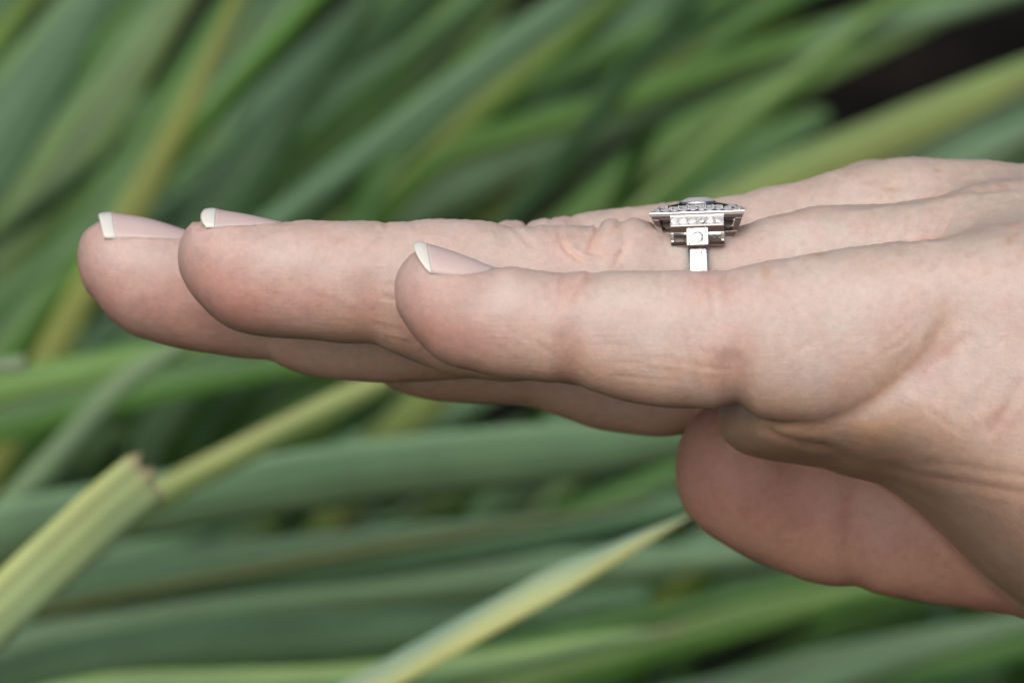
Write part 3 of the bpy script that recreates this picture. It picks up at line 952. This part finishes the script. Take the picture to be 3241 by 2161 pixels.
    def frust(z0, r0, z1, r1):
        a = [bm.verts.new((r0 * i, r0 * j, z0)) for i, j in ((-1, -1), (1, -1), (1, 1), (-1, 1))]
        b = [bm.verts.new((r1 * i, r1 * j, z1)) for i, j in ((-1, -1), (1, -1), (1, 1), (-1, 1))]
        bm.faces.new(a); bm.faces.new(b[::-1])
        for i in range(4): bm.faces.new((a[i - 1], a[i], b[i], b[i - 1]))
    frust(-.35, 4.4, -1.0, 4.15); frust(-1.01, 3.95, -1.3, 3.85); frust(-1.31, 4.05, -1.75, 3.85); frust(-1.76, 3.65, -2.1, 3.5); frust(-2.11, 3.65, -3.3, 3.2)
    finish(bm, 'inner_gallery', M_DARK_METAL, R, .04)
    # the band round the finger
    bm = bmesh.new()
    zc = -11.1; seg = 120; pr = 2.5
    def pt(a, wy, hz, x):
        sy, cz = math.sin(a), math.cos(a)
        r = (abs(sy) ** pr + abs(cz) ** pr) ** (-1 / pr)
        return (x, wy * r * sy, zc + hz * r * cz)
    a0 = .62
    rows = []
    for i in range(seg + 1):
        a = a0 + (2 * math.pi - 2 * a0) * i / seg
        w = 1.1
        sec = [(-w, 7.7, 8.85), (-w, 8.82, 9.97), (-w + .09, 8.9, 10.05), (-w + .24, 8.83, 9.98), (w - .24, 8.83, 9.98), (w - .09, 8.9, 10.05), (w, 8.82, 9.97), (w, 7.7, 8.85)]
        rows.append([bm.verts.new(pt(a, b, c_, x)) for x, b, c_ in sec])
    m = len(rows[0])
    for i in range(seg):
        for j in range(m):
            bm.faces.new((rows[i][j], rows[i + 1][j], rows[i + 1][(j + 1) % m], rows[i][(j + 1) % m]))
    bm.faces.new(rows[0]); bm.faces.new(rows[-1][::-1])
    band = finish(bm, 'band', M_METAL, R, 0, False)
    # engraved slivers and a bright-cut stone on the shoulders of the band
    for s in (-1, 1):
        bm = bmesh.new()
        er = random.Random(8)
        for q in range(13):
            x = er.gauss(0, .22) if q < 8 else er.uniform(.3, .6)
            aa = er.uniform(.68, .92); bb = aa + er.uniform(.06, .2)
            hw = er.uniform(.025, .06)
            P = [pt(s * t, 8.84, 9.99, x + dx) for t, dx in ((aa, -hw), (aa, hw), (bb, hw * .5), (bb, -hw * .5))]
            hexa(bm, P, [(p[0], p[1] * .96, p[2]) for p in P])
        finish(bm, 'engraving', M_DARK_METAL, band, 0)
    return R


build_ring()

# ------------------------------------------------------------------ the plants behind
B = (.118, .23, .12); G = (.10, .245, .045); LG = (.20, .33, .10); Y = (.22, .27, .05); PY = (.38, .43, .16); DK = (.045, .12, .035)
BR = (.19, .15, .06); GG = (.15, .24, .12)


def catmull(P, n):
    P = np.array(P, float)
    ln = np.linalg.norm(np.diff(P, axis=0), axis=1)
    t = np.concatenate([[0], np.cumsum(ln ** .75)])
    # tangents weighted by chord length: no loops where short spans follow long ones
    d = np.diff(P, axis=0) / np.diff(t)[:, None]
    h = np.diff(t)
    m = np.zeros_like(P)
    m[0], m[-1] = d[0], d[-1]
    m[1:-1] = (d[:-1] * h[1:, None] + d[1:] * h[:-1, None]) / (h[1:] + h[:-1])[:, None]
    out = []
    for i in range(len(P) - 1):
        q = np.arange(n + (i == len(P) - 2)) / n
        q = q[:, None]
        out.append((2*q**3 - 3*q**2 + 1)*P[i] + (q**3 - 2*q**2 + q)*h[i]*m[i] + (-2*q**3 + 3*q**2)*P[i+1] + (q**3 - q**2)*h[i]*m[i+1])
    return np.concatenate(out)


def W2H(w):
    c, s = math.cos(PITCH), math.sin(PITCH)
    x, y, z = (w[0] - F.x) * 1000, (w[1] - F.y) * 1000, (w[2] - F.z) * 1000
    return np.array((x, y * c - z * s, y * s + z * c))


def leaf(plant, base_w, pts, depth, width, ca, cb, roll=0, tip='fade', ddepth=0, fold=.15, brown=0):
    """pts in full-view pixels (2352 wide) at the given depth behind the hand"""
    k = 3241 / 2352
    m = len(pts)
    depth = depth if depth < 280 else 280 + (depth - 280) * 1.35
    width = width * .95
    P = []
    for i, (u, v) in enumerate(pts):
        y = depth + ddepth * i / max(1, m - 1)
        P.append((float(U2X(u * k, y)), y, float(V2Z(v * k, y))))
    b = W2H(base_w)
    C = catmull([b] + P, 12)
    sc = S * k * (D + depth) / D
    n = len(C)
    T = np.gradient(C, axis=0); T /= np.linalg.norm(T, axis=1, keepdims=True)
    view = np.array((0, 1, 0.0))
    side = np.cross(view, T); side /= np.maximum(np.linalg.norm(side, axis=1, keepdims=True), 1e-6)
    nor = np.cross(T, side)
    c, s = math.cos(roll), math.sin(roll)
    side, nor = side * c + nor * s, nor * c - side * s
    f = np.linspace(0, 1, n)
    w = width * sc * .5 / max(.5, c)
    if tip == 'point':
        wp = w * np.minimum(1, (1 - f) * 3.2 + .02) ** .8
    elif tip == 'cut':
        wp = np.full(n, w); wp[-1] = w * .8
    else:
        wp = w * np.minimum(1, (1 - f) * 2 + .35)
    wp = wp * (.7 + .3 * np.minimum(1, f * 4))
    across = np.array([-1, -.72, -.45, -.2, 0, .2, .45, .72, 1])
    streak = np.array([random.uniform(.7, 1.25) for _ in across]); streak[4] *= 1.2
    ragged = np.array([random.uniform(-1, .6) for _ in across]) * (2.5 if tip == 'cut' else 0)
    V = []; cols = []
    ca, cb = np.array(ca), np.array(cb)
    for sgn in (1, -1):
        for j, a in enumerate(across):
            th = .5 * (1 - abs(a) ** 2) + .12
            off = side * (wp * a)[:, None] + nor * (abs(a) * fold * wp + sgn * th)[:, None]
            pos = C + off
            pos[-1] = pos[-1] + T[-1] * ragged[j]
            V.append(pos)
            mixf = np.clip((a + 1) / 2 + .10 * np.sin(f * 23 + a * 2), 0, 1)[:, None]
            cc = (ca * (1 - mixf) + cb * mixf) * streak[j]
            if brown:
                q = np.clip((f - (1 - brown)) / brown, 0, 1)[:, None] ** 1.5
                cc = cc * (1 - q) + np.array((.30, .22, .15)) * q
            cols.append(cc)
    V = np.stack(V, 1).reshape(-1, 3); cols = np.stack(cols, 1).reshape(-1, 3)
    na = len(across); n2 = 2 * na
    i = np.arange(n * n2).reshape(n, n2)
    loop = list(range(na)) + list(range(n2 - 1, na - 1, -1))
    qs = []
    for a in range(n2):
        p, q = loop[a], loop[(a + 1) % n2]
        qs.append(np.stack([i[:-1, p], i[:-1, q], i[1:, q], i[1:, p]], -1))
    for r in (0, n - 1):
        qs.append(np.array([[i[r, a], i[r, a + 1], i[r, a + 1 + na], i[r, a + na]] for a in range(na - 1)]))
    cp, sp = math.cos(PITCH), math.sin(PITCH)
    Vw = np.stack([F.x + V[:, 0] * .001, F.y + (V[:, 1] * cp + V[:, 2] * sp) * .001, F.z + (-V[:, 1] * sp + V[:, 2] * cp) * .001], 1) - np.array(plant.location)
    o = mesh_obj('leaf', grid_mesh('leaf', Vw, np.concatenate(qs), cols), M_LEAF, plant)
    return o


pA = tag(empty('strap_leaf_plant', (-.36, .62, 0)), 'green plant with steep slanting strap leaves behind the fingertips', 'plant', 'strap leaved plants')
pB = tag(empty('strap_leaf_plant', (-.12, .86, 0)), 'green plant with long arching strap leaves above the ring', 'plant', 'strap leaved plants')
pC = tag(empty('strap_leaf_plant', (-.46, .42, 0)), 'bluish green plant with level strap leaves below the fingers', 'plant', 'strap leaved plants')
pD = tag(empty('strap_leaf_plant', (-.34, .20, 0)), 'nearest plant with pale yellow edged leaves, one cut blunt', 'plant', 'strap leaved plants')


def at(p, j=.04):
    return (p.location.x + random.uniform(-j, j), p.location.y + random.uniform(-j, j), .0)


def L_(p, pts, depth, width, ca, cb, **kw):
    leaf(p, at(p), pts, depth, width, ca, cb, **kw)


# upper left fan, steep
L_(pA, [(-420,1000),(-150,560),(60,230),(330,-150)], 520, 170, B, B, roll=.2)
L_(pA, [(-420,1200),(-150,790),(160,400),(480,-100)], 560, 110, GG, LG)
L_(pA, [(-300,1300),(-60,900),(180,560),(420,210),(640,-130)], 640, 150, G, GG, roll=-.2)
L_(pA, [(-160,1340),(80,880),(200,660),(320,455),(440,230),(570,-60)], 500, 72, Y, (.27, .32, .09), roll=.1)
L_(pA, [(-100,1300),(160,900),(450,560),(680,230),(900,-80)], 600, 130, B, DK)
L_(pA, [(100,1100),(440,740),(700,440),(930,180),(1180,-90)], 660, 170, G, GG, roll=.2)
L_(pA, [(300,1050),(620,600),(860,330),(1040,120),(1200,-80)], 760, 120, G, LG)
L_(pB, [(300,1100),(680,620),(960,400),(1160,200),(1420,-20),(1500,-90)], 640, 66, Y, G)
L_(pB, [(380,1000),(820,500),(1000,300),(1250,80),(1400,-60)], 720, 120, DK, G)
L_(pB, [(420,900),(760,620),(960,480),(1130,395),(1500,235),(1800,120),(2120,40),(2500,-70)], 600, 105, B, GG, roll=.15)
L_(pB, [(800,900),(1150,640),(1350,480),(1560,318),(1900,150),(2200,12),(2420,-85)], 640, 84, G, LG, roll=-.2)
L_(pB, [(900,860),(1300,640),(1480,500),(1640,400),(1760,335),(1850,285),(1900,262)], 700, 100, G, B)
L_(pB, [(1000,900),(1450,610),(1780,425),(2080,298),(2360,170),(2600,70)], 520, 112, LG, PY, roll=.3)
L_(pB, [(1400,900),(1800,610),(2080,470),(2300,340),(2600,190)], 560, 130, B, GG)
L_(pB, [(300,1000),(600,640),(820,520),(1080,430),(1300,360)], 680, 100, G, B)
# lower, level leaves
L_(pC, [(-500,1560),(-60,1260),(380,1160),(900,1080),(1300,1040),(1700,990),(2000,980)], 360, 150, B, GG, roll=.35)
L_(pC, [(-500,1640),(-100,1420),(350,1330),(900,1270),(1300,1215),(1700,1130)], 390, 130, B, B, roll=.2)
L_(pC, [(-400,1700),(100,1480),(560,1390),(1000,1340),(1500,1290),(2000,1250)], 420, 120, B, GG)
L_(pC, [(-700,1560),(-200,1460),(350,1352),(850,1262),(1250,1196),(1500,1150)], 385, 34, (.09, .12, .04), (.15, .18, .05))  # olive leaf, its shade among the others put into the colour
L_(pC, [(-300,1700),(100,1540),(500,1480),(1000,1440),(1500,1370)], 400, 130, B, DK, roll=-.2)
L_(pC, [(-300,1760),(200,1590),(500,1572),(800,1560),(1100,1528),(1400,1470),(1580,1440)], 330, 74, LG, B, tip='point', brown=.10)
L_(pC, [(300,1900),(900,1680),(1250,1565),(1700,1430),(2030,1350),(2300,1300)], 430, 85, LG, G, roll=.2)
L_(pC, [(900,1900),(1400,1680),(1750,1590),(2060,1500),(2400,1420)], 460, 130, B, GG)
L_(pC, [(-300,1500),(200,1260),(380,1130),(560,1035),(720,955),(900,868),(1050,800),(1250,700)], 330, 66, PY, LG, roll=.2)
L_(pC, [(-300,1500),(0,1180),(150,1020),(280,880),(420,790),(560,700)], 360, 62, GG, GG)
L_(pC, [(-500,1100),(-200,960),(0,890),(200,850),(420,800),(700,740)], 420, 80, G, LG)
L_(pC, [(-500,1180),(-200,1030),(60,960),(300,900),(700,830),(1000,800)], 470, 90, DK, G)
L_(pC, [(-600,980),(-300,880),(-100,842),(20,838),(60,832)], 260, 40, GG, (.3, .36, .24), tip='cut')
# nearest leaves
L_(pD, [(-700,2050),(-300,1690),(-60,1460),(120,1290),(250,1170),(345,1092)], 190, 142, (.37, .43, .16), (.26, .39, .20), roll=.15, tip='cut', brown=.045, fold=.1)
L_(pD, [(300,1950),(600,1720),(820,1590),(1060,1456),(1300,1326),(1450,1250),(1600,1178)], 200, 72, (.26, .42, .31), (.60, .62, .22), roll=-.1, tip='point', fold=-.2)


GAPS = [(2170,150,95),(2290,70,80),(2080,190,60),(1900,310,75),(1980,285,75),(1230,970,60)]        # deep holes in the foliage


def filler(count, ymin, ymax, seed, wmin, wmax, u0=-400, u1=2700):
    r = random.Random(seed)
    made = 0
    while made < count:
        u = r.uniform(u0, u1); v = r.uniform(-300, 1850)
        dep = r.uniform(ymin, ymax)
        fx = min(1, max(0, u / 2352)); fy = min(1, max(0, v / 1568))
        ang = math.radians((60 - 32 * fx) * (1 - fy) + (20 - 4 * fx) * fy + r.gauss(0, 7))
        ln = r.uniform(600, 1000)
        c, s_ = math.cos(ang), -math.sin(ang)
        wd = r.uniform(wmin, wmax)
        if any(abs((gu - u) * s_ - (gv - v) * c) < gr + wd * .5 and abs((gu - u) * c + (gv - v) * s_) < ln for gu, gv, gr in GAPS):
            continue
        made += 1
        arc = r.uniform(-.02, .07)
        pts = [(u + c * ln * t, v + s_ * ln * t + arc * ln * t * t) for t in (-1.3, -.6, 0, .6, 1)]
        pl = pC if (fy > .55 and dep < 760) else (pA if u < 900 else pB)
        c1, c2 = r.choice([(B, G), (G, DK), (B, B), (G, LG), (DK, G), (B, GG), (Y, G), (B, LG), (G, G), (G, B), (LG, G), (B, B), (DK, B), (G, DK)])
        bw = (pl.location.x + r.uniform(-.15, .1) + (u - 900) * (.0001 if -400 <= u <= 2700 else .00017), pl.location.y + r.uniform(-.06, .15), 0)
        leaf(pl, bw, pts, dep, wd, c1, c2, roll=r.uniform(-.7, .7), ddepth=r.uniform(-60, 90), tip='point' if r.random() < .3 else 'fade')


filler(85, 520, 760, 3, 38, 85)
filler(75, 760, 1000, 5, 36, 80)
filler(60, 520, 1000, 21, 40, 100, -3000, -500)       # the clumps run on to either side
filler(60, 520, 1000, 22, 40, 100, 2800, 5200)


def bounce_leaves(count, seed):
    """unseen leaves added below the frame to bounce light up under the hand"""
    r = random.Random(seed)
    for i in range(count):
        u = r.uniform(-600, 3000); v = r.uniform(2100, 4200); dep = r.uniform(60, 500)
        ang = math.radians(r.gauss(18, 10)); ln = r.uniform(500, 900)
        pts = [(u + math.cos(ang) * ln * t, v - math.sin(ang) * ln * t + 40 * t * t) for t in (-1.2, -.5, 0, .5, 1)]
        c1, c2 = r.choice([(Y, LG), (G, LG), (LG, PY), (Y, PY), (BR, Y)])
        p = r.choice((pC, pD))
        leaf(p, (p.location.x + r.uniform(-.1, .25), p.location.y + r.uniform(-.1, .1), 0), pts, dep, r.uniform(90, 170), c1, c2, roll=r.uniform(.4, 1.1), tip='point' if i % 2 else 'fade')


bounce_leaves(36, 9)  # added and unseen, coloured for the bounce light
